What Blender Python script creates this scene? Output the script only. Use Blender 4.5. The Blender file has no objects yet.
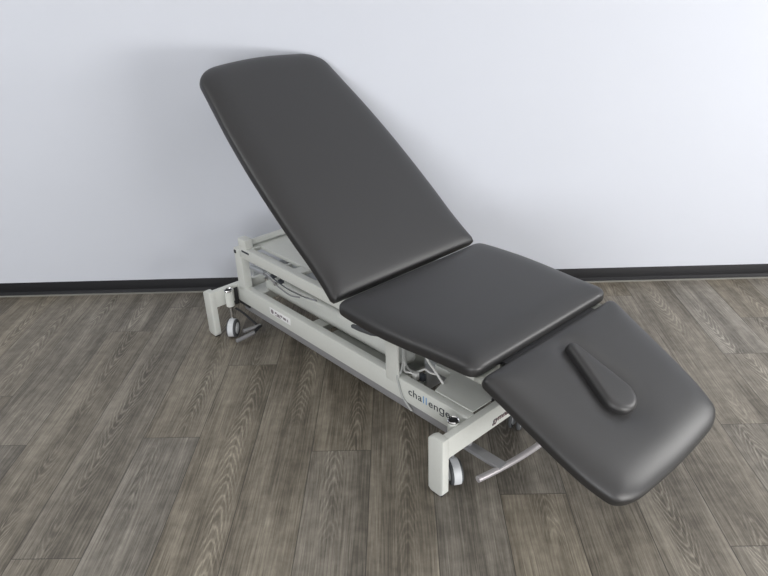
import bpy, bmesh, math, random
import numpy as np
from mathutils import Vector, Matrix
from math import sin, cos, pi, radians, sqrt, atan2
random.seed(4)
scene = bpy.context.scene
COL = scene.collection

# ------------------------------------------------------------------ materials
def new_mat(name):
    m = bpy.data.materials.new(name); m.use_nodes = True
    nt = m.node_tree
    return m, nt, nt.nodes['Principled BSDF']

def N(nt, t, **kw):
    n = nt.nodes.new(t)
    for k, v in kw.items():
        setattr(n, k, v)
    return n

def plain(name, col, rough=.5, metal=0., spec=.5, bump=0., bscale=200.):
    m, nt, b = new_mat(name)
    b.inputs['Roughness'].default_value = rough
    b.inputs['Metallic'].default_value = metal
    b.inputs['Specular IOR Level'].default_value = spec
    tc = N(nt, 'ShaderNodeTexCoord')
    no = N(nt, 'ShaderNodeTexNoise'); no.inputs['Scale'].default_value = bscale * .12; no.inputs['Detail'].default_value = 4
    nt.links.new(tc.outputs['Object'], no.inputs['Vector'])
    mx = N(nt, 'ShaderNodeMix', data_type='RGBA')
    mx.inputs['A'].default_value = (*[c * .96 for c in col], 1); mx.inputs['B'].default_value = (*[min(1, c * 1.04) for c in col], 1)
    nt.links.new(no.outputs['Fac'], mx.inputs['Factor']); nt.links.new(mx.outputs['Result'], b.inputs['Base Color'])
    if bump:
        n2 = N(nt, 'ShaderNodeTexNoise'); n2.inputs['Scale'].default_value = bscale; n2.inputs['Detail'].default_value = 3
        nt.links.new(tc.outputs['Object'], n2.inputs['Vector'])
        bp = N(nt, 'ShaderNodeBump'); bp.inputs['Strength'].default_value = bump; bp.inputs['Distance'].default_value = .001
        nt.links.new(n2.outputs['Fac'], bp.inputs['Height']); nt.links.new(bp.outputs['Normal'], b.inputs['Normal'])
    return m

VINYL = plain('vinyl_upholstery', (.021, .0205, .021), .44, 0, .62, .22, 700)
VINYL.node_tree.nodes['Principled BSDF'].inputs['Coat Weight'].default_value = 0.0
BOARD = plain('dark_board', (.02, .02, .02), .6)
WHITE = plain('powder_coat', (.655, .668, .63), .42, 0, .5, .12, 900)
GREY = plain('grey_metal', (.30, .30, .31), .42, .25)
PEDAL = plain('pedal_metal', (.42, .40, .41), .36, .35)
BASETRAY = plain('tray_metal', (.36, .37, .34), .5)
ALU = plain('aluminium', (.55, .57, .60), .35, .7)
CHROME = plain('chrome', (.75, .75, .76), .16, 1.)
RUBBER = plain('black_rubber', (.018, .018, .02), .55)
TYRE = plain('grey_tyre', (.075, .08, .085), .6)
HUB = plain('caster_plastic', (.62, .64, .66), .4)
CABLE = plain('white_cable', (.70, .70, .68), .45)
GCABLE = plain('grey_cable', (.42, .43, .42), .5)
INK = plain('dark_ink', (.035, .04, .05), .5)
BLUE = plain('blue_ink', (.16, .34, .60), .5)
RED = plain('red_ink', (.45, .10, .11), .5)
LABEL = plain('label_paper', (.86, .86, .86), .4)
PRINT = plain('grey_print', (.25, .22, .24), .5)

def wall_mat():
    m, nt, b = new_mat('wall_paint')
    b.inputs['Roughness'].default_value = .75
    tc = N(nt, 'ShaderNodeTexCoord')
    no = N(nt, 'ShaderNodeTexNoise'); no.inputs['Scale'].default_value = 1.3; no.inputs['Detail'].default_value = 3
    nt.links.new(tc.outputs['Object'], no.inputs['Vector'])
    mx = N(nt, 'ShaderNodeMix', data_type='RGBA')
    mx.inputs['A'].default_value = (.595, .618, .675, 1); mx.inputs['B'].default_value = (.615, .638, .695, 1)
    nt.links.new(no.outputs['Fac'], mx.inputs['Factor']); nt.links.new(mx.outputs['Result'], b.inputs['Base Color'])
    n2 = N(nt, 'ShaderNodeTexNoise'); n2.inputs['Scale'].default_value = 160
    nt.links.new(tc.outputs['Object'], n2.inputs['Vector'])
    bp = N(nt, 'ShaderNodeBump'); bp.inputs['Strength'].default_value = .08; bp.inputs['Distance'].default_value = .001
    nt.links.new(n2.outputs['Fac'], bp.inputs['Height']); nt.links.new(bp.outputs['Normal'], b.inputs['Normal'])
    return m
WALL = wall_mat()
DARKWALL = plain('unseen_dark_paint', (.16, .17, .18), .7)  # unseen left and front walls, made dark to cut fill light
CEIL = plain('ceiling_paint', (.8, .8, .8), .8)
BASEB = plain('black_vinyl_base', (.007, .007, .009), .5, 0, .35)
SEAL = plain('floor_edge_seal', (.27, .265, .235), .6)

def floor_mat():
    m, nt, b = new_mat('vinyl_planks')
    L = nt.links.new
    uv = N(nt, 'ShaderNodeUVMap', uv_map='plank')
    sep = N(nt, 'ShaderNodeSeparateXYZ'); L(uv.outputs['UV'], sep.inputs[0])
    u, v = sep.outputs['X'], sep.outputs['Y']
    at = N(nt, 'ShaderNodeAttribute', attribute_name='plank_id'); rid = at.outputs['Fac']
    def M(op, a, c=None, d=None):
        n = N(nt, 'ShaderNodeMath', operation=op)
        for i, x in enumerate((a, c, d)):
            if x is None: continue
            if isinstance(x, (int, float)): n.inputs[i].default_value = x
            else: L(x, n.inputs[i])
        return n.outputs[0]
    r2 = M('FRACT', M('MULTIPLY', rid, 17.31)); r3 = M('FRACT', M('MULTIPLY', rid, 53.77)); r4 = M('FRACT', M('MULTIPLY', rid, 91.13))
    def vec(x, y, z=0.):
        n = N(nt, 'ShaderNodeCombineXYZ')
        for i, q in enumerate((x, y, z)):
            if isinstance(q, (int, float)): n.inputs[i].default_value = q
            else: L(q, n.inputs[i])
        return n.outputs[0]
    def noise(sx, sy, det=4, rough=.55, dist=0., off=0.):
        n = N(nt, 'ShaderNodeTexNoise'); n.inputs['Scale'].default_value = 1; n.inputs['Detail'].default_value = det
        n.inputs['Roughness'].default_value = rough; n.inputs['Distortion'].default_value = dist
        L(vec(M('MULTIPLY', u, sx), M('MULTIPLY', v, sy), M('MULTIPLY_ADD', rid, 37., off)), n.inputs['Vector'])
        return n.outputs['Fac']
    def ramp(f, a, c, x0, x1):
        n = N(nt, 'ShaderNodeMapRange', interpolation_type='SMOOTHSTEP')
        L(f, n.inputs[0]); n.inputs[1].default_value = a; n.inputs[2].default_value = c; n.inputs[3].default_value = x0; n.inputs[4].default_value = x1
        return n.outputs[0]
    # broad streaks and blotches
    broad = noise(13, 1.3, 3, .5, .25)
    fine = noise(120, 4.5, 4, .6, 0., 3.)
    hair = noise(330, 7., 3, .6, 0., 9.)
    cross = noise(26, 24, 4, .6, 0., 5.)
    # cathedral figure: nested V-shaped growth lines around a wandering centre line
    wob = noise(3.0, 1.6, 2, .5, 0., 21.)
    cen = M('ADD', M('MULTIPLY_ADD', r2, .11, .045), M('MULTIPLY', M('SUBTRACT', noise(0., 1.7, 1, .5, 0., 31.), .5), .07))
    du = M('SUBTRACT', u, cen)
    adu = M('SQRT', M('ADD', M('MULTIPLY', du, du), .00012))
    sgn = M('SUBTRACT', M('MULTIPLY', M('GREATER_THAN', r4, .5), 2.), 1.)
    ph = M('ADD', M('MULTIPLY', M('MULTIPLY', v, sgn), 120.), M('MULTIPLY', adu, M('MULTIPLY_ADD', r3, 200., 520.)))
    ph = M('ADD', ph, M('MULTIPLY', wob, 40.)); ph = M('ADD', ph, M('MULTIPLY', noise(50, 16, 3, .6, 0., 41.), 8.))
    rings = M('MULTIPLY_ADD', M('SINE', ph), .5, .5)
    rings = M('POWER', rings, 2.6)
    mask = M('MULTIPLY', ramp(adu, .012, .052, 1., 0.), ramp(noise(2., 1.5, 2, .5, 0., 51.), .33, .58, 0., 1.))
    # second, calmer straight grain elsewhere
    straight = M('MULTIPLY_ADD', M('SINE', M('ADD', M('MULTIPLY', u, 620.), M('MULTIPLY', noise(9, 1.2, 3, .5, 0., 61.), 60.))), .5, .5)
    val = M('MULTIPLY', M('SUBTRACT', ramp(broad, .3, .7, 0., 1.), .5), .34)
    val = M('ADD', val, M('MULTIPLY', M('SUBTRACT', fine, .5), .62))
    val = M('ADD', val, M('MULTIPLY', M('SUBTRACT', hair, .5), .75))
    val = M('ADD', val, M('MULTIPLY', M('SUBTRACT', cross, .5), .55))
    val = M('ADD', val, M('MULTIPLY', M('MULTIPLY', M('SUBTRACT', rings, .30), mask), .35))
    val = M('ADD', val, M('MULTIPLY', M('SUBTRACT', straight, .5), .10))
    val = M('ADD', val, M('MULTIPLY', M('SUBTRACT', r3, .5), .06))
    val = M('ADD', val, .5)
    cr = N(nt, 'ShaderNodeValToRGB'); L(val, cr.inputs[0])
    e = cr.color_ramp.elements
    e[0].position = 0.; e[0].color = (.062, .053, .039, 1)
    e[1].position = 1.; e[1].color = (.40, .36, .287, 1)
    x = e.new(.30); x.color = (.116, .100, .077, 1)
    x = e.new(.55); x.color = (.196, .172, .135, 1)
    x = e.new(.78); x.color = (.278, .248, .197, 1)
    # slight warm/green drift from plank to plank
    hs = N(nt, 'ShaderNodeHueSaturation'); L(cr.outputs[0], hs.inputs['Color'])
    L(M('MULTIPLY_ADD', r2, .35, .75), hs.inputs['Saturation']); L(M('MULTIPLY_ADD', r4, .07, .93), hs.inputs['Value'])
    # seams
    W = .20147
    edge = M('MINIMUM', u, M('SUBTRACT', W, u))
    lv = N(nt, 'ShaderNodeAttribute', attribute_name='plank_len').outputs['Fac']
    edgev = M('MINIMUM', v, M('SUBTRACT', lv, v))
    seam = ramp(M('MINIMUM', edge, edgev), .0006, .0022, 1., 0.)
    mx = N(nt, 'ShaderNodeMix', data_type='RGBA'); L(M('MULTIPLY', seam, .72), mx.inputs['Factor'])
    L(hs.outputs[0], mx.inputs['A']); mx.inputs['B'].default_value = (.030, .025, .021, 1)
    L(mx.outputs['Result'], b.inputs['Base Color'])
    L(M('MULTIPLY_ADD', val, -.12, .56), b.inputs['Roughness'])
    b.inputs['Specular IOR Level'].default_value = .42
    bp = N(nt, 'ShaderNodeBump'); bp.inputs['Strength'].default_value = .35; bp.inputs['Distance'].default_value = .0012
    L(M('SUBTRACT', val, M('MULTIPLY', seam, 1.2)), bp.inputs['Height']); L(bp.outputs['Normal'], b.inputs['Normal'])
    return m
FLOOR = floor_mat()

# ------------------------------------------------------------------ mesh helpers
def link(name, me, mat, parent=None, smooth=True, angle=35):
    o = bpy.data.objects.new(name, me); COL.objects.link(o)
    if mat is not None: me.materials.append(mat)
    if smooth:
        for p in me.polygons: p.use_smooth = True
        me.set_sharp_from_angle(angle=radians(angle))
    if parent is not None: o.parent = parent
    return o

def obj(name, bm, mat, parent=None, smooth=True, angle=35):
    bmesh.ops.recalc_face_normals(bm, faces=bm.faces[:])
    me = bpy.data.meshes.new(name); bm.to_mesh(me); bm.free()
    return link(name, me, mat, parent, smooth, angle)

def box(bm, x0, x1, y0, y1, z0, z1, bev=0.004, seg=2, mtx=None):
    vs = [bm.verts.new((x, y, z)) for x in (x0, x1) for y in (y0, y1) for z in (z0, z1)]
    fs = [bm.faces.new([vs[i] for i in f]) for f in ((0, 1, 3, 2), (4, 6, 7, 5), (0, 4, 5, 1), (2, 3, 7, 6), (0, 2, 6, 4), (1, 5, 7, 3))]
    if mtx is not None:
        for w in vs: w.co = mtx @ w.co
    if bev:
        es = list({e for f in fs for e in f.edges})
        bmesh.ops.bevel(bm, geom=es, offset=bev, segments=seg, profile=.6, affect='EDGES')

def bars(*boxes, bev=.004):
    bm = bmesh.new()
    for b in boxes: box(bm, *b, bev=bev)
    return bm

def prism(bm, pts, a0, a1, axis='y', bev=.004):
    """extrude a 2-D outline along an axis; pts are (x,z) for y, (y,z) for x, (x,y) for z"""
    def mk(p, a):
        return {'y': (p[0], a, p[1]), 'x': (a, p[0], p[1]), 'z': (p[0], p[1], a)}[axis]
    A = [bm.verts.new(mk(p, a0)) for p in pts]; B = [bm.verts.new(mk(p, a1)) for p in pts]
    fs = [bm.faces.new(A), bm.faces.new(B[::-1])]
    n = len(pts)
    for i in range(n): fs.append(bm.faces.new((A[i], B[i], B[(i + 1) % n], A[(i + 1) % n])))
    bmesh.ops.recalc_face_normals(bm, faces=fs)
    if bev:
        es = list({e for f in fs for e in f.edges})
        bmesh.ops.bevel(bm, geom=es, offset=bev, segments=2, profile=.6, affect='EDGES')

def tube(bm, pts, r, seg=12, cap=True):
    pts = [Vector(p) for p in pts]
    rs = r if isinstance(r, (list, tuple)) else [r] * len(pts)
    up = None; rings = []
    for i, p in enumerate(pts):
        t = (pts[min(i + 1, len(pts) - 1)] - pts[max(i - 1, 0)]).normalized()
        if up is None:
            up = Vector((0, 0, 1)) if abs(t.z) < .9 else Vector((1, 0, 0))
        s = t.cross(up).normalized(); up = s.cross(t).normalized()
        rings.append([bm.verts.new(p + (s * cos(2 * pi * k / seg) + up * sin(2 * pi * k / seg)) * rs[i]) for k in range(seg)])
    for a, b in zip(rings, rings[1:]):
        for k in range(seg): bm.faces.new((a[k], a[(k + 1) % seg], b[(k + 1) % seg], b[k]))
    if cap:
        bm.faces.new(rings[0][::-1]); bm.faces.new(rings[-1])

def spline(P, n=10):
    P = [Vector(p) for p in P]; out = []
    Q = [P[0] * 2 - P[1]] + P + [P[-1] * 2 - P[-2]]
    for i in range(1, len(Q) - 2):
        a, b, c, d = Q[i - 1:i + 3]
        for k in range(n):
            t = k / n
            out.append(.5 * ((2 * b) + (c - a) * t + (2 * a - 5 * b + 4 * c - d) * t * t + (3 * b - a - 3 * c + d) * t ** 3))
    out.append(P[-1]); return out

def lathe(bm, prof, seg=32, mtx=None):
    """prof: (r, h) revolved about z"""
    mtx = mtx or Matrix.Identity(4); rings = []
    for r, h in prof:
        if r < 1e-6: rings.append([bm.verts.new(mtx @ Vector((0, 0, h)))])
        else: rings.append([bm.verts.new(mtx @ Vector((r * cos(2 * pi * k / seg), r * sin(2 * pi * k / seg), h))) for k in range(seg)])
    for a, b in zip(rings, rings[1:]):
        for k in range(seg):
            k2 = (k + 1) % seg
            if len(a) == 1: bm.faces.new((a[0], b[k2], b[k]))
            elif len(b) == 1: bm.faces.new((a[k], a[k2], b[0]))
            else: bm.faces.new((a[k], a[k2], b[k2], b[k]))

def fillet(poly, n=10):
    """closed polygon of (x, y, radius) -> dense rounded outline"""
    out = []; m = len(poly)
    for i in range(m):
        p = Vector(poly[i][:2]); a = Vector(poly[i - 1][:2]); b = Vector(poly[(i + 1) % m][:2]); r = poly[i][2]
        da = min(r, (a - p).length * .49); db = min(r, (b - p).length * .49)
        s = p + (a - p).normalized() * da; e = p + (b - p).normalized() * db
        k = .45
        c1 = p + (s - p) * k; c2 = p + (e - p) * k
        for j in range(n + 1):
            t = j / n; out.append(s * (1 - t) ** 3 + c1 * 3 * t * (1 - t) ** 2 + c2 * 3 * t * t * (1 - t) + e * t ** 3)
    # resample evenly
    L = [0.]
    for i in range(len(out)): L.append(L[-1] + (out[(i + 1) % len(out)] - out[i]).length)
    tot = L[-1]; cnt = 220; res = []; j = 0
    for k in range(cnt):
        d = tot * k / cnt
        while L[j + 1] < d: j += 1
        f = (d - L[j]) / max(1e-9, L[j + 1] - L[j]); res.append(out[j].lerp(out[(j + 1) % len(out)], f))
    return res

def inset(pts, d):
    n = len(pts); area = sum(pts[i].x * pts[(i + 1) % n].y - pts[(i + 1) % n].x * pts[i].y for i in range(n))
    s = 1 if area > 0 else -1; out = []
    for i in range(n):
        t = (pts[(i + 1) % n] - pts[i - 1]).normalized()
        out.append(pts[i] + Vector((-t.y, t.x)) * d * s)
    return out

def padded(outline, T, rh, rt, rb, dome, fn, dent=None, rings=26):
    """an upholstered slab: outline in its plane (u, v), thickness T below the top, edge radii, crown height"""
    bm = bmesh.new()
    ctr = sum(outline, Vector((0, 0))) / len(outline)
    def ring(pts, h, d=False):
        return [bm.verts.new(fn(p.x, p.y, h + (dent(p.x, p.y) if (d and dent) else 0.))) for p in pts]
    R = []
    for k in range(5):
        a = pi / 2 * k / 4
        R.append(ring(inset(outline, rb * (1 - sin(a))), -T + rb * (1 - cos(a))))
    P = np.array([(p.x, p.y) for p in outline]); Q = np.roll(P, -1, 0)
    dense = np.concatenate([P + (Q - P) * (m / 10) for m in range(10)]); dense2 = np.roll(dense.reshape(10, -1, 2).transpose(1, 0, 2).reshape(-1, 2), -1, 0)
    dl = np.linalg.norm(dense2 - np.roll(dense2, 1, 0), axis=1)
    def depth(p):                                    # smooth distance to the outline
        d2 = ((dense2 - np.array((p.x, p.y))) ** 2).sum(1) + 1e-9
        return float((np.sum(dl / d2 ** 2) / (pi / 2)) ** (-1 / 3))
    fr = [.5 * (k / 16) ** 1.9 for k in range(17)] + [.5 + .5 * k / rings for k in range(1, rings)]
    for k, f in enumerate(fr):
        row = []
        for p in outline:
            q = p.lerp(ctr, f)
            if k == 0: h = -rt
            else:
                t = min(1., depth(q) / rh); h = -rt + rt * (1 - (1 - t) ** 2.2) ** .5 + dome * (1 - (1 - f) ** 3)
                if dent: h += dent(q.x, q.y)
            row.append(bm.verts.new(fn(q.x, q.y, h)))
        R.append(row)
    for a, b in zip(R, R[1:]):
        n = len(a)
        for i in range(n): bm.faces.new((a[i], a[(i + 1) % n], b[(i + 1) % n], b[i]))
    c = bm.verts.new(fn(ctr.x, ctr.y, dome + (dent(ctr.x, ctr.y) if dent else 0)))
    n = len(R[-1])
    for i in range(n): bm.faces.new((R[-1][i], R[-1][(i + 1) % n], c))
    bm.faces.new(R[0][::-1])
    return bm

def text_mesh(s, size, mtx, shear=0., extrude=.0004, offset=0.):
    c = bpy.data.curves.new('lettering', 'FONT'); c.body = s; c.size = size; c.shear = shear; c.extrude = extrude; c.offset = offset
    o = bpy.data.objects.new('lettering', c); COL.objects.link(o)
    dg = bpy.context.evaluated_depsgraph_get()
    me = bpy.data.meshes.new_from_object(o.evaluated_get(dg)); bpy.data.objects.remove(o); bpy.data.curves.remove(c)
    me.transform(mtx); return me

# ------------------------------------------------------------------ the room
def struct(o):
    o['kind'] = 'structure'; return o
XL, XR, YF, D, H = -4.6, 3.4, -4.2, 3.02841, 2.85
PW, PO = .20147, -.11734

def build_floor():
    bm = bmesh.new(); uvl = bm.loops.layers.uv.new('plank')
    ida = bm.faces.layers.float.new('plank_id'); lea = bm.faces.layers.float.new('plank_len')
    known = {-5: 1.342, -7: 1.839, -4: 1.865, -3: 2.32, -1: 1.779, 2: 1.563, 5: 1.351, 8: 2.615, 7: 2.326, 6: 1.879, -2: 1.1, 0: 2.55, 1: 1.02, 3: 1.12, 4: 1.22, -6: 2.62}
    P = 1.5
    k0 = int((XL - PO) // PW) - 1; k1 = int((XR - PO) // PW) + 1
    for k in range(k0, k1 + 1):
        xa, xb = PO + k * PW, PO + (k + 1) * PW
        ca, cb = max(xa, XL), min(xb, XR)
        if cb <= ca: continue
        j = known.get(k, random.uniform(0, P)); y = j - P * 6
        while y < D:
            y0, y1 = max(y, YF), min(y + P, D)
            if y1 > y0 + 1e-4:
                vs = [bm.verts.new(q) for q in ((ca, y0, 0), (cb, y0, 0), (cb, y1, 0), (ca, y1, 0))]
                f = bm.faces.new(vs); f[ida] = random.random(); f[lea] = P
                for lp in f.loops: lp[uvl].uv = (lp.vert.co.x - xa, lp.vert.co.y - y)
            y += P
    # slab under the planks
    bmesh.ops.remove_doubles(bm, verts=bm.verts[:], dist=1e-5)
    return struct(obj('floor', bm, FLOOR, smooth=False))
build_floor()
T_ = .12
struct(obj('wall_back', bars((XL - T_, XR + T_, D, D + T_, 0, H), bev=0), WALL, smooth=False))
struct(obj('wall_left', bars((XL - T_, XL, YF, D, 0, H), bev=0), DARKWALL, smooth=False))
FW = [(-3.8, -1.6, .4, 2.4), (-1.2, .8, .4, 2.4)]  # unseen front openings, invented to bring soft fill from behind the camera
WINS = [(-2.6, -.2, .1, .9), (1.35, 2.1, .85, 1.7)]  # low opening invented for its light; small one inferred from cushion highlights
def opened(name, mat, span, opens, mk):
    """an unseen wall with openings for the lights; span = (start, end) along the wall, mk turns (a0, a1, z0, z1) into a box"""
    b, a = [], span[0]
    for a0, a1, z0, z1 in opens:
        b += [mk(a, a0, 0, H), mk(a0, a1, 0, z0), mk(a0, a1, z1, H)]; a = a1
    b.append(mk(a, span[1], 0, H))
    return struct(obj(name, bars(*b, bev=0), mat, smooth=False))
def frame(name, a0, a1, z0, z1, n, mk):
    w = (a1 - a0 - .05) / n
    b = [mk(a0 + w * k, a0 + w * k + .05, z0, z1) for k in range(n + 1)]
    b += [mk(a0 + w * k + .05, a0 + w * (k + 1), z, z + .05) for k in range(n) for z in (z0, z1 - .05)]
    return struct(obj(name, bars(*b, bev=.003), WHITE))
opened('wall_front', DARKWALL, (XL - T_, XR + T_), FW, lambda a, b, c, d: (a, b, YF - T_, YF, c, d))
opened('wall_right', WALL, (YF, D), WINS, lambda a, b, c, d: (XR, XR + T_, a, b, c, d))
for k, w_ in enumerate(WINS): frame('unseen_window_%d' % (k + 1), *w_, 3 - k * 2, lambda a, b, c, d: (XR + .05, XR + .10, a, b, c, d))
for k, w_ in enumerate(FW): frame('unseen_window_%d' % (k + 3), *w_, 2, lambda a, b, c, d: (a, b, YF - .10, YF - .05, c, d))
struct(obj('ceiling', bars((XL - T_, XR + T_, YF - T_, D + T_, H, H + .1), bev=0), CEIL, smooth=False))
# black coved skirting along the back wall
bm = bmesh.new()
prism(bm, [(D, 0), (D - .016, 0), (D - .016, .003), (D - .010, .009), (D - .006, .016), (D - .005, .060), (D - .003, .065), (D, .065)], XL, XR, 'x', 0)
struct(obj('baseboard_back', bm, BASEB, angle=25))
struct(obj('trim_1', bars((XL, XR, D - .030, D - .016, 0, .0022), bev=.0006), SEAL))

# ------------------------------------------------------------------ the treatment table
TH, TX, TY = -.82012, -.0953, 2.29249
root = bpy.data.objects.new('treatment_table', None); COL.objects.link(root)
root.location = (TX, TY, 0); root.rotation_euler = (0, 0, TH); root.empty_display_size = .2
root['label'] = 'adjustable treatment table with dark grey three-section padded top on white steel frame with casters'
root['category'] = 'treatment table'
YC = .015
ZS = .48576
def my(y): return 2 * YC - y                       # mirror across the table's long axis

# ---- cushions
def outline(half, yc):                               # half: list of (u, halfwidth, radius); mirrored
    a = [(u, yc + w, r) for u, w, r in half]; b = [(u, yc - w, r) for u, w, r in half[::-1]]
    return fillet(a + b)

AH = radians(26.5); HX = .7675; HZ = .4887
def f_head(u, v, h): return (HX + u * cos(AH) + h * sin(AH), v, HZ - u * sin(AH) + h * cos(AH))
AB = radians(37.17); BX = .1673
def f_back(u, v, h): return (BX - u * cos(AB) + h * sin(AB), v, ZS + u * sin(AB) + h * cos(AB))
def f_seat(u, v, h): return (u, v, .4978 + h)

TK, RH, RV, RB_ = .056, .10, .031, .010
seat = obj('seat_cushion', padded(outline([(.172, .12, .05), (.172, .3565, .035), (.29, .3678, .09), (.45, .367, .12), (.62, .343, .1), (.7516, .3362, .035), (.7516, .1, .1)], .0253), TK, RH, RV, RB_, .004, f_seat), VINYL, root)
back = obj('backrest_cushion', padded(outline([(.006, .12, .05), (.006, .355, .016), (.12, .345, .08), (.35, .352, .15), (.68, .342, .15), (.95, .3094, .08), (1.0806, .2937, .09), (1.1073, .09, .2)], .0406), TK, RH, RV, RB_, .004, f_back), VINYL, root)

# head section: teardrop plug, cushion sinks a little around it
PA, PB, RA, RB = Vector((.094, .012)), Vector((.272, .002)), .019, .057
def tear_dist(u, v):
    p = Vector((u, v)); ab = PB - PA; t = max(0., min(1., (p - PA).dot(ab) / ab.dot(ab)))
    return (p - (PA + ab * t)).length - (RA + (RB - RA) * t ** 1.15)
def dent(u, v):
    d = tear_dist(u, v)
    if d < 0: return -.014
    return -.014 * math.exp(-(d / .036) ** 1.5)
head = obj('head_cushion', padded(outline([(.018, .12, .05), (.018, .3264, .022), (.1, .3205, .06), (.2, .3145, .08), (.33, .3069, .08), (.42, .2923, .06), (.4948, .2627, .085), (.5066, .08, .16)], .0225), TK, RH, RV, RB_, .004, f_head, dent, 44), VINYL, root)
def tear_outline(n=120):
    ab = (PB - PA); ang0 = atan2(ab.y, ab.x); L = ab.length
    al = math.acos((RA - RB) / L) if abs(RA - RB) < L else pi / 2
    pts = []
    for k in range(41):
        a = ang0 + al + (2 * pi - 2 * al) * k / 40; pts.append(PA + Vector((cos(a), sin(a))) * RA)
    for k in range(61):
        a = ang0 - al + 2 * al * k / 60; pts.append(PB + Vector((cos(a), sin(a))) * RB)
    # concave flanks as in the photo: pull in toward the axis
    L2 = [0.]
    for i in range(len(pts)): L2.append(L2[-1] + (pts[(i + 1) % len(pts)] - pts[i]).length)
    res = []; j = 0
    for k in range(n):
        d = L2[-1] * k / n
        while L2[j + 1] < d: j += 1
        res.append(pts[j].lerp(pts[(j + 1) % len(pts)], (d - L2[j]) / max(1e-9, L2[j + 1] - L2[j])))
    return res
def f_plug(u, v, h): return f_head(u, v, h + .016)
plug = obj('face_hole_plug', padded(tear_outline(), .05, .018, .016, .004, .004, f_plug, None, 14), VINYL, head)
plug['label'] = 'teardrop shaped padded plug in the face hole'

# ---- boards and carrier frames under the cushions
def under(name, fn, poly, t0, t1, mat, parent):
    bm = bmesh.new()
    A = [bm.verts.new(fn(u, v, t0)) for u, v in poly]; B = [bm.verts.new(fn(u, v, t1)) for u, v in poly]
    bm.faces.new(A); bm.faces.new(B[::-1]); n = len(poly)
    for i in range(n): bm.faces.new((A[i], A[(i + 1) % n], B[(i + 1) % n], B[i]))
    return obj(name, bm, mat, parent)
def rect(u0, u1, v0, v1): return [(u0, v0), (u1, v0), (u1, v1), (u0, v1)]
under('backing_board', f_back, rect(.035, 1.03, .04 - .25, .04 + .25), -.0555, -.062, BOARD, back)
under('backing_board', f_seat, rect(.195, .735, YC - .29, YC + .29), -.0555, -.062, BOARD, seat)
under('backing_board', f_head, rect(.045, .45, YC - .25, YC + .25), -.0555, -.062, BOARD, head)
def carrier(name, fn, u0, u1):
    bm = bmesh.new()
    for s in (-1, 1):
        c = YC + s * .19
        for a, b in ((u0, u1),):
            A = [bm.verts.new(fn(u, v, h)) for u in (a, b) for v in (c - .015, c + .015) for h in (-.060, -.085)]
            for f in ((0, 1, 3, 2), (4, 6, 7, 5), (0, 4, 5, 1), (2, 3, 7, 6), (0, 2, 6, 4), (1, 5, 7, 3)): bm.faces.new([A[i] for i in f])
    for u in (u0 + .04, u1 - .04):
        A = [bm.verts.new(fn(uu, v, h)) for uu in (u - .015, u + .015) for v in (YC - .19, YC + .19) for h in (-.062, -.083)]
        for f in ((0, 1, 3, 2), (4, 6, 7, 5), (0, 4, 5, 1), (2, 3, 7, 6), (0, 2, 6, 4), (1, 5, 7, 3)): bm.faces.new([A[i] for i in f])
    return obj(name, bm, WHITE, root)
carrier('backrest_frame', f_back, .06, .95)
carrier('head_section_frame', f_head, .0, .38)
# hinge ends that show in the gap between the seat and the head section
for y in (YC - .262, YC + .262):
    obj('hinge_bracket', bars((.735, .80, y - .045, y + .045, .428, .440), bev=.002), BASETRAY, root)
bm = bmesh.new(); tube(bm, [(.768, YC - .25, .43), (.768, YC + .25, .43)], .011); obj('hinge_rod', bm, RUBBER, root)
obj('hinge_cover', bars((.738, .800, YC - .205, YC + .245, .440, .452), bev=.003), RUBBER, root)
bm = bmesh.new(); tube(bm, [(.150, YC - .27, .425), (.150, YC + .27, .425)], .011); obj('hinge_rod', bm, RUBBER, root)

# ---- lower frame
YR, ZR0, ZR1 = -.222, .137, .219
def rail_pts(): return [(ZR0), (ZR1)]
for s in (0, 1):
    y0, y1 = (YR, YR + .032) if s == 0 else (my(YR + .032), my(YR))
    r = obj('side_rail', bars((-.684, .658, y0, y1, ZR0, ZR1), bev=.005), WHITE, root)
    if s == 0: near_rail = r
XF = .683
fb = obj('end_beam', bars((.657, XF, -.340, my(-.340), .141, .2172), bev=.004), WHITE, root)
bb = obj('end_beam', bars((-.709, -.683, -.340, my(-.340), .141, .2172), bev=.004), WHITE, root)
def leg(parent, xa, xb, y0, y1):
    bm = bmesh.new()
    prism(bm, [(xa + .010, .004), (xb - .010, .004), (xb, .014), (xb, .2185), (xa + .018, .2185), (xa, .205), (xa, .014)], y0, y1, 'y', .004)
    l = obj('leg', bm, WHITE, parent)
    fo = obj('foot_pad', bars((xa + .008, xb - .008, y0 + .004, y1 - .004, 0, .005), bev=.001), RUBBER, parent)
    fo.name = 'foot_pad'
leg(fb, .623, XF + .001, -.360, -.332); leg(fb, .623, XF + .001, my(-.332), my(-.360))
leg(bb, -.742, -.682, -.360, -.332); leg(bb, -.742, -.682, my(-.332), my(-.360))

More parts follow.
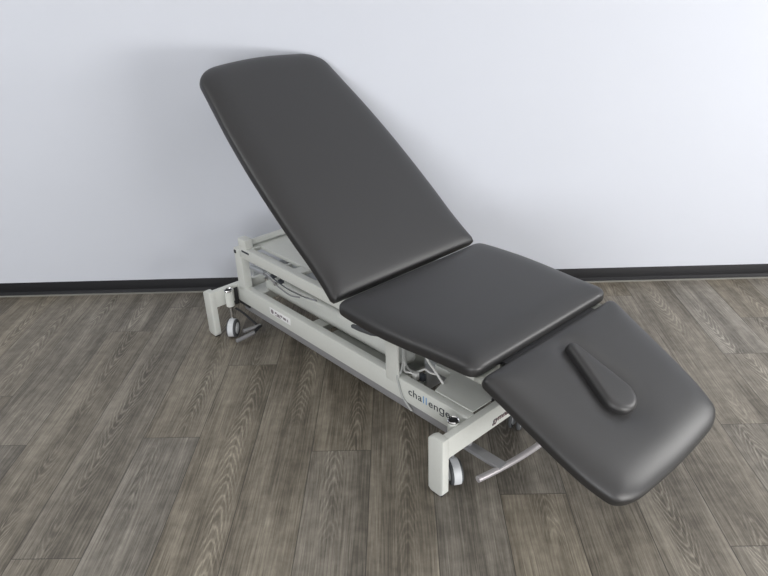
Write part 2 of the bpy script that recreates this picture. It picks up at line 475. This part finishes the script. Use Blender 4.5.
def caster(px, py, ang, ztop, flip=1, trail=.018, low=.135):
    """fixed sleeve, chrome stem, twin wheel"""
    e = bpy.data.objects.new('caster', None); COL.objects.link(e); e.parent = root
    bm = bmesh.new(); tube(bm, [(px, py, low), (px, py, ztop)], .018, 20); obj('sleeve', bm, WHITE, e)
    bm = bmesh.new(); lathe(bm, [(.0, ztop), (.019, ztop), (.0195, ztop + .004), (.017, ztop + .007), (.0145, ztop + .004), (.0145, ztop + .001)], 20, Matrix.Translation((px, py, 0))); obj('stem_cap', bm, CHROME, e)
    bm = bmesh.new(); lathe(bm, [(0, ztop + .0005), (.0146, ztop + .0005), (.0146, ztop + .002), (0, ztop + .002)], 20, Matrix.Translation((px, py, 0))); obj('stem_plug', bm, RUBBER, e)
    bm = bmesh.new(); tube(bm, [(px, py, .066), (px, py, low + .002)], .0075, 14); obj('stem', bm, CHROME, e)
    R = .040; ax = Vector((cos(ang), sin(ang), 0)); tr = Vector((-sin(ang), cos(ang), 0)) * flip
    c = Vector((px, py, R)) + tr * trail
    rot = ax.to_track_quat('Z', 'Y').to_matrix().to_4x4()
    for s in (-1, 1):
        M_ = Matrix.Translation(c) @ rot
        bm = bmesh.new()
        prof = [(R - .014, s * .010), (R - .002, s * .010), (R, s * .0115), (R, s * .0165), (R - .003, s * .0195), (R - .012, s * .0205), (R - .014, s * .0195)]
        lathe(bm, prof, 40, M_); obj('tyre', bm, TYRE, e)
        bm = bmesh.new()
        lathe(bm, [(0, s * .0215), (.006, s * .0222), (.010, s * .0208), (R - .018, s * .0208), (R - .0135, s * .0188), (R - .0135, s * .007), (0, s * .007)], 40, M_); obj('hub', bm, HUB, e)
    # hood over the tread
    bm = bmesh.new(); seg = 18; rows = []
    for k in range(seg + 1):
        a = radians(-30 + 165 * k / seg)
        d = Vector((0, 0, sin(a))) + tr * cos(a)
        rows.append([bm.verts.new(c + d * rr + ax * w) for rr, w in ((R + .003, -.012), (R + .003, .012), (R - .010, .012), (R - .010, -.012))])
    for a, b in zip(rows, rows[1:]):
        for k in range(4): bm.faces.new((a[k], a[(k + 1) % 4], b[(k + 1) % 4], b[k]))
    bm.faces.new(rows[0]); bm.faces.new(rows[-1][::-1]); obj('hood', bm, HUB, e)
    bm = bmesh.new(); tube(bm, [c - ax * .021, c + ax * .021], .006, 12); obj('axle', bm, CHROME, e)
    return e
caster(-.648, -.286, radians(41), .2185, -1, .011, .147)
caster(.640, -.267, radians(60), .222, -1)
caster(-.652, my(-.290), radians(10), .2185, 1)
caster(.632, my(-.275), radians(40), .2185, -1)
c5 = caster(.632, .060, radians(20), .200, 1)

# ---- posts, upper frame
for s in (0, 1):
    Y = (lambda a, b: (a, b)) if s == 0 else (lambda a, b: (my(b), my(a)))
    y0, y1 = Y(YR, YR + .036)
    obj('rear_post', bars((-.668, -.612, y0, y1, .20, .398), bev=.003), WHITE, root)
    y0, y1 = Y(YR - .001, YR + .006)
    obj('middle_post', bars((.289, .351, y0, y1, .190, .432), bev=.002), WHITE, root)
    y0, y1 = Y(YR, YR + .030)
    obj('upper_rail', bars((-.625, .70, y0, y1, .364, .414), bev=.004), WHITE, root)
    y0, y1 = Y(YR + .002, YR + .040)
    obj('end_block', bars((-.628, -.568, y0, y1, .405, .452), bev=.006), WHITE, root)
    y0, y1 = Y(YR + .06, YR + .10)
    obj('seat_support', bars((.20, .72, y0, y1, .400, .432), bev=.003), WHITE, root)
bm = bars((-.664, -.650, YR - .003, YR + .002, .374, .388), bev=.001)
obj('bolt', bm, RUBBER, root)
bm = bars((-.600, -.545, YR - .0015, YR + .001, .396, .404), bev=.0005)
obj('rail_mark', bm, INK, root)
# slotted deck between the upper rails
deck = bars((-.612, -.555, YR + .028, -.153, .398, .413), (-.27, -.215, YR + .028, -.153, .398, .413),
            (-.612, -.215, -.152, my(YR + .028), .398, .413), (-.13, .12, YR + .028, my(YR + .028), .396, .410), (-.554, -.271, YR + .028, -.154, .380, .386), bev=.002)
obj('deck_plate', deck, WHITE, root)
bm = bmesh.new(); tube(bm, [(-.592, -.19, .428), (-.592, my(-.19), .428)], .013, 18); obj('cross_tube', bm, WHITE, root)
bm = bmesh.new(); tube(bm, [(-.500, -.035, .425), (-.500, .16, .425)], .016, 18); obj('cross_tube', bm, ALU, root)

# ---- lifting gear between the frames
bm = bmesh.new(); box(bm, -.60, .286, -.135, -.068, .185, .268, .024, 4); obj('lift_arm', bm, WHITE, root)
bm = bmesh.new(); box(bm, -.60, .286, my(-.068), my(-.135), .185, .268, .024, 4); obj('lift_arm', bm, WHITE, root)
bm = bmesh.new(); tube(bm, [(-.52, .0, .30), (.02, .0, .22)], .034, 20); tube(bm, [(.02, .0, .22), (.33, .0, .17)], .014, 16); obj('actuator', bm, ALU, root)
bm = bmesh.new(); tube(bm, [(-.60, -.185, .285), (-.60, my(-.185), .285)], .015, 16); obj('pivot_tube', bm, ALU, root)
bm = bmesh.new(); tube(bm, [(-.575, -.20, .325), (-.49, -.19, .322)], .012, 14); obj('actuator_rod', bm, ALU, root)
bm = bmesh.new(); tube(bm, spline([(-.50, -.195, .322), (-.44, -.20, .318), (-.38, -.20, .300), (-.30, -.20, .290), (-.24, -.195, .300)]), .0032, 8); obj('hose', bm, GREY, root)
bm = bmesh.new(); tube(bm, spline([(-.46, -.20, .335), (-.40, -.205, .330), (-.30, -.205, .318), (-.20, -.20, .318), (-.12, -.20, .330)]), .0035, 8); obj('hose', bm, CHROME, root)
for x, z in ((-.40, .343), (-.35, .335)):
    obj('clip', bars((x - .012, x + .012, -.212, -.196, z - .006, z + .006), bev=.002), INK, root)
for x in (-.53, -.46):
    bm = bmesh.new(); lathe(bm, [(0, 0), (.012, 0), (.013, .010), (.006, .016), (0, .016)], 12, Matrix.Translation((x, -.16, .268))); obj('screw', bm, CHROME, root)
# bottom tray and cross members
obj('cross_member', bars((-.25, -.185, -.190, my(-.190), .140, .165), bev=.003), WHITE, root)
obj('cross_member', bars((-.660, -.57, -.190, my(-.190), .150, .19), bev=.003), WHITE, root)
obj('base_tray', bars((-.165, .27, -.185, my(-.185), .118, .136), bev=.003), BASETRAY, root)
obj('inner_rail', bars((.375, .500, -.078, -.048, .188, .220), bev=.003), WHITE, root)
obj('clamp_block', bars((-.183, -.167, -.188, -.13, .135, .160), bev=.002), RUBBER, root)
# silver bracket and drive parts under the seat
obj('drive_bracket', bars((.372, .384, -.12, .12, .13, .40), (.372, .46, -.03, .03, .20, .26), bev=.003), ALU, root)
bm = bmesh.new(); tube(bm, [(.36, -.10, .32), (.43, -.02, .20)], .014, 14); obj('gas_spring', bm, GREY, root)
obj('cross_member', bars((.352, .374, -.190, my(-.190), .142, .158), bev=.003), BASETRAY, root)
for x, y, z in ((.375, -.165, .21), (.392, -.15, .205)):
    obj('plug_connector', bars((x - .010, x + .010, y - .008, y + .008, z - .012, z + .014), bev=.002), INK if x > .38 else CABLE, root)

# cover panel at the head end, folded down along its near edge
bm = bmesh.new()
prism(bm, [(.488, -.186), (.650, -.186), (.650, my(-.186)), (.488, my(-.186)), (.455, -.08), (.455, -.08)][:4] + [(.440, .0)], .217, .221, 'z', 0)
obj('cover_panel', bm, WHITE, root)
obj('cover_flange', bars((.488, .650, -.189, -.186, .185, .2212), bev=.0008), WHITE, root)
obj('cover_edge', bars((.6495, .6525, -.10, .14, .212, .2235), bev=.0005), RUBBER, root)

# ---- foot control: bar under each rail, flat arms, bowed tubes at both ends
for s in (0, 1):
    y0, y1 = (-.214, -.196) if s == 0 else (my(-.196), my(-.214))
    obj('foot_bar', bars((-.66, .66, y0, y1, .100, .134), bev=.006), GREY, root)
    yc = -.205 if s == 0 else my(-.205)
    obj('pedal_arm', bars((.64, .790, yc - .018, yc + .018, .090, .104), bev=.003), GREY, root)
pts = []
for k in range(41):
    y = -.296 + (my(-.296) + .296) * k / 40
    pts.append((.800 - .35 * (y - YC) ** 2, y, .092))
bm = bmesh.new(); tube(bm, pts, .0105, 14); obj('foot_pedal', bm, PEDAL, root)
# brake lever at the foot end
bm = bmesh.new(); tube(bm, spline([(-.685, -.245, .105), (-.655, -.228, .085), (-.605, -.195, .030)]), .005, 10); obj('lever_rod', bm, RUBBER, root)
bm = bmesh.new(); tube(bm, [(-.554, -.330, .026), (-.566, -.236, .024)], .0085, 12); obj('brake_pedal', bm, GREY, root)
bm = bmesh.new(); tube(bm, [(-.600, -.268, .030), (-.592, -.185, .028)], .0085, 12); obj('brake_pedal', bm, GREY, root)
bm = bmesh.new(); tube(bm, [(-.566, -.236, .024), (-.592, -.185, .028)], .0075, 10); obj('brake_link', bm, RUBBER, root)
obj('slot_shade', bars((-.700, -.676, -.243, -.226, .125, .205), (-.682, -.60, -.2235, -.2150, .126, .138), bev=.002), RUBBER, root)  # black boxes stand in for shade in the slot between beam and post

# ---- cables under the seat
def cable(pts, r, mat): 
    bm = bmesh.new(); tube(bm, spline(pts), r, 8); return obj('cable', bm, mat, root)
cable([(.302, -.15, .38), (.304, -.15, .294), (.310, -.15, .225), (.338, -.15, .206), (.375, -.15, .222), (.405, -.15, .244), (.43, -.15, .242), (.456, -.148, .2465)], .0036, CABLE)
cable([(.385, -.15, .345), (.412, -.15, .292), (.450, -.15, .260), (.489, -.15, .226)], .0042, CABLE)
cable([(.335, -.19, .39), (.345, -.195, .33), (.350, -.20, .27), (.349, -.212, .232), (.347, -.224, .222), (.358, -.2262, .19), (.372, -.2262, .155), (.392, -.226, .136), (.415, -.226, .118)], .0036, GCABLE)
cable([(.318, -.17, .40), (.330, -.175, .31), (.336, -.18, .25), (.342, -.185, .225), (.365, -.18, .226), (.372, -.165, .215)], .0034, CABLE)
cable([(.34, -.10, .39), (.36, -.11, .33), (.42, -.10, .27), (.50, -.06, .25), (.55, .0, .24)], .0034, GCABLE)
# dark handle of the release lever below the seat edge
bm = bmesh.new(); tube(bm, [(.150, -.250, .352), (.158, -.252, .354), (.20, -.254, .360), (.26, -.254, .368), (.31, -.245, .376), (.34, -.22, .384)], [.003, .0075, .009, .0085, .006, .005], 12); obj('release_lever', bm, TYRE, root)

# ---- writing
def rail_m(x, z, y=YR - .0002): return Matrix.Translation((x, y, z)) @ Matrix.Rotation(pi / 2, 4, 'X')
def merge(meshes, name, mat, parent):
    bm = bmesh.new()
    for me in meshes: bm.from_mesh(me); bpy.data.meshes.remove(me)
    me = bpy.data.meshes.new(name); bm.to_mesh(me); bm.free()
    return link(name, me, mat, parent, smooth=False)
def write(x, z, size, pieces, spacing=1.06):
    """pieces: (text, material); set in line along the rail"""
    out = []
    for s, mat in pieces:
        ms = []
        for ch in s:
            me = text_mesh(ch, size, Matrix.Identity(4), 0, .0004, .0002)
            xs = [v.co.x for v in me.vertices]; w = max(xs) - min(xs); x0 = min(xs)
            me.transform(rail_m(x, z) @ Matrix.Diagonal((1.14, 1, 1, 1)) @ Matrix.Translation((-x0, 0, 0))); x += w * 1.14 + size * (.21 if ch == 'l' else .135) * spacing
            ms.append(me)
        out.append(merge(ms, 'lettering', mat, near_rail))
    return out
wr = write(.398, .1755, .0395, [('cha', INK), ('ll', BLUE), ('en\u0261e', INK)], 1.0)
wr[1]['label'] = 'blue letters'
# small label near the foot end
st = obj('sticker', bars((-.430, -.283, YR - .0012, YR + .0002, .167, .197), bev=.0003), LABEL, near_rail)
bm = bmesh.new(); lathe(bm, [(0, 0), (.010, 0), (.010, .0004), (0, .0004)], 20, Matrix.Translation((-.412, YR - .0012, .182)) @ Matrix.Rotation(pi / 2, 4, 'X'))
for x0, w, z, h in ((-.392, .012, .185, .008), (-.376, .018, .180, .010), (-.353, .014, .184, .009), (-.334, .022, .181, .010), (-.305, .006, .180, .012), (-.390, .040, .173, .003)):
    box(bm, x0, x0 + w, YR - .0016, YR - .0011, z - h / 2, z + h / 2, 0)
obj('emblem', bm, PRINT, near_rail)
mb = Matrix.Translation((XF + .0008, -.132, .160)) @ Matrix.Rotation(pi / 2, 4, 'Z') @ Matrix.Rotation(pi / 2, 4, 'X')
merge([text_mesh('gymna', .030, mb, .25, .0004, .0002)], 'lettering', INK, fb)
merge([text_mesh('gymna', .030, Matrix.Translation((-.0006, .0016, -.0012)) @ mb, .25, .0003, .0004)], 'lettering', RED, fb)

# ------------------------------------------------------------------ camera
F_, PIT, ROLL, HC, YAW = 671.895, .46478, -.03824, 1.50314, -.02961
fw = Vector((sin(YAW) * cos(PIT), cos(YAW) * cos(PIT), -sin(PIT)))
r = Vector((cos(YAW), -sin(YAW), 0)); u = r.cross(fw)
r2 = r * cos(ROLL) + u * sin(ROLL); u2 = -r * sin(ROLL) + u * cos(ROLL)
cam = bpy.data.cameras.new('camera'); co = bpy.data.objects.new('camera', cam); COL.objects.link(co)
M_ = Matrix((r2, u2, -fw)).transposed().to_4x4(); M_.translation = (0, 0, HC); co.matrix_world = M_
cam.sensor_width = 36; cam.sensor_fit = 'HORIZONTAL'; cam.lens = F_ / 768 * 36; cam.clip_start = .02
scene.camera = co

# ------------------------------------------------------------------ light
def area(name, loc, rot, sx, sy, power, col):
    l = bpy.data.lights.new(name, 'AREA'); l.shape = 'RECTANGLE'; l.size = sx; l.size_y = sy; l.energy = power; l.color = col
    o = bpy.data.objects.new(name, l); COL.objects.link(o); o.location = loc; o.rotation_euler = rot; return o
for (y0, y1, z0, z1), pw in zip(WINS, (158, 50)):
    area('unseen_window_light', (XR + .01, (y0 + y1) / 2, (z0 + z1) / 2), (0, pi / 2, 0), z1 - z0, y1 - y0, pw, (1.0, .985, .965))  # low light is added fill; both powers tuned to the wanted tones
for (x0, x1, z0, z1), pw in zip(FW, (62, 104)):
    area('unseen_window_light', ((x0 + x1) / 2, YF - .01, (z0 + z1) / 2), (pi / 2, 0, 0), x1 - x0, z1 - z0, pw, (.98, .985, 1.0))  # added fill lights in the invented front openings
for x, y, sx, sy, pw in ((-2.6, 1.2, .6, 1.2, 31), (1.8, 2.0, 1.2, .4, 6)):
    area('added_ceiling_fill', (x, y, H - .02), (0, 0, 0), sx, sy, pw, (.98, .99, 1.0))  # added overhead fill without fixtures, position and power chosen for tone
w = bpy.data.worlds.new('world'); scene.world = w; w.use_nodes = True
w.node_tree.nodes['Background'].inputs[0].default_value = (.85, .92, 1, 1); w.node_tree.nodes['Background'].inputs[1].default_value = .6
scene.view_settings.view_transform = 'Standard'; scene.view_settings.look = 'None'; scene.view_settings.gamma = 1
scene.view_settings.use_curve_mapping = False
scene.view_settings.exposure = 0.0
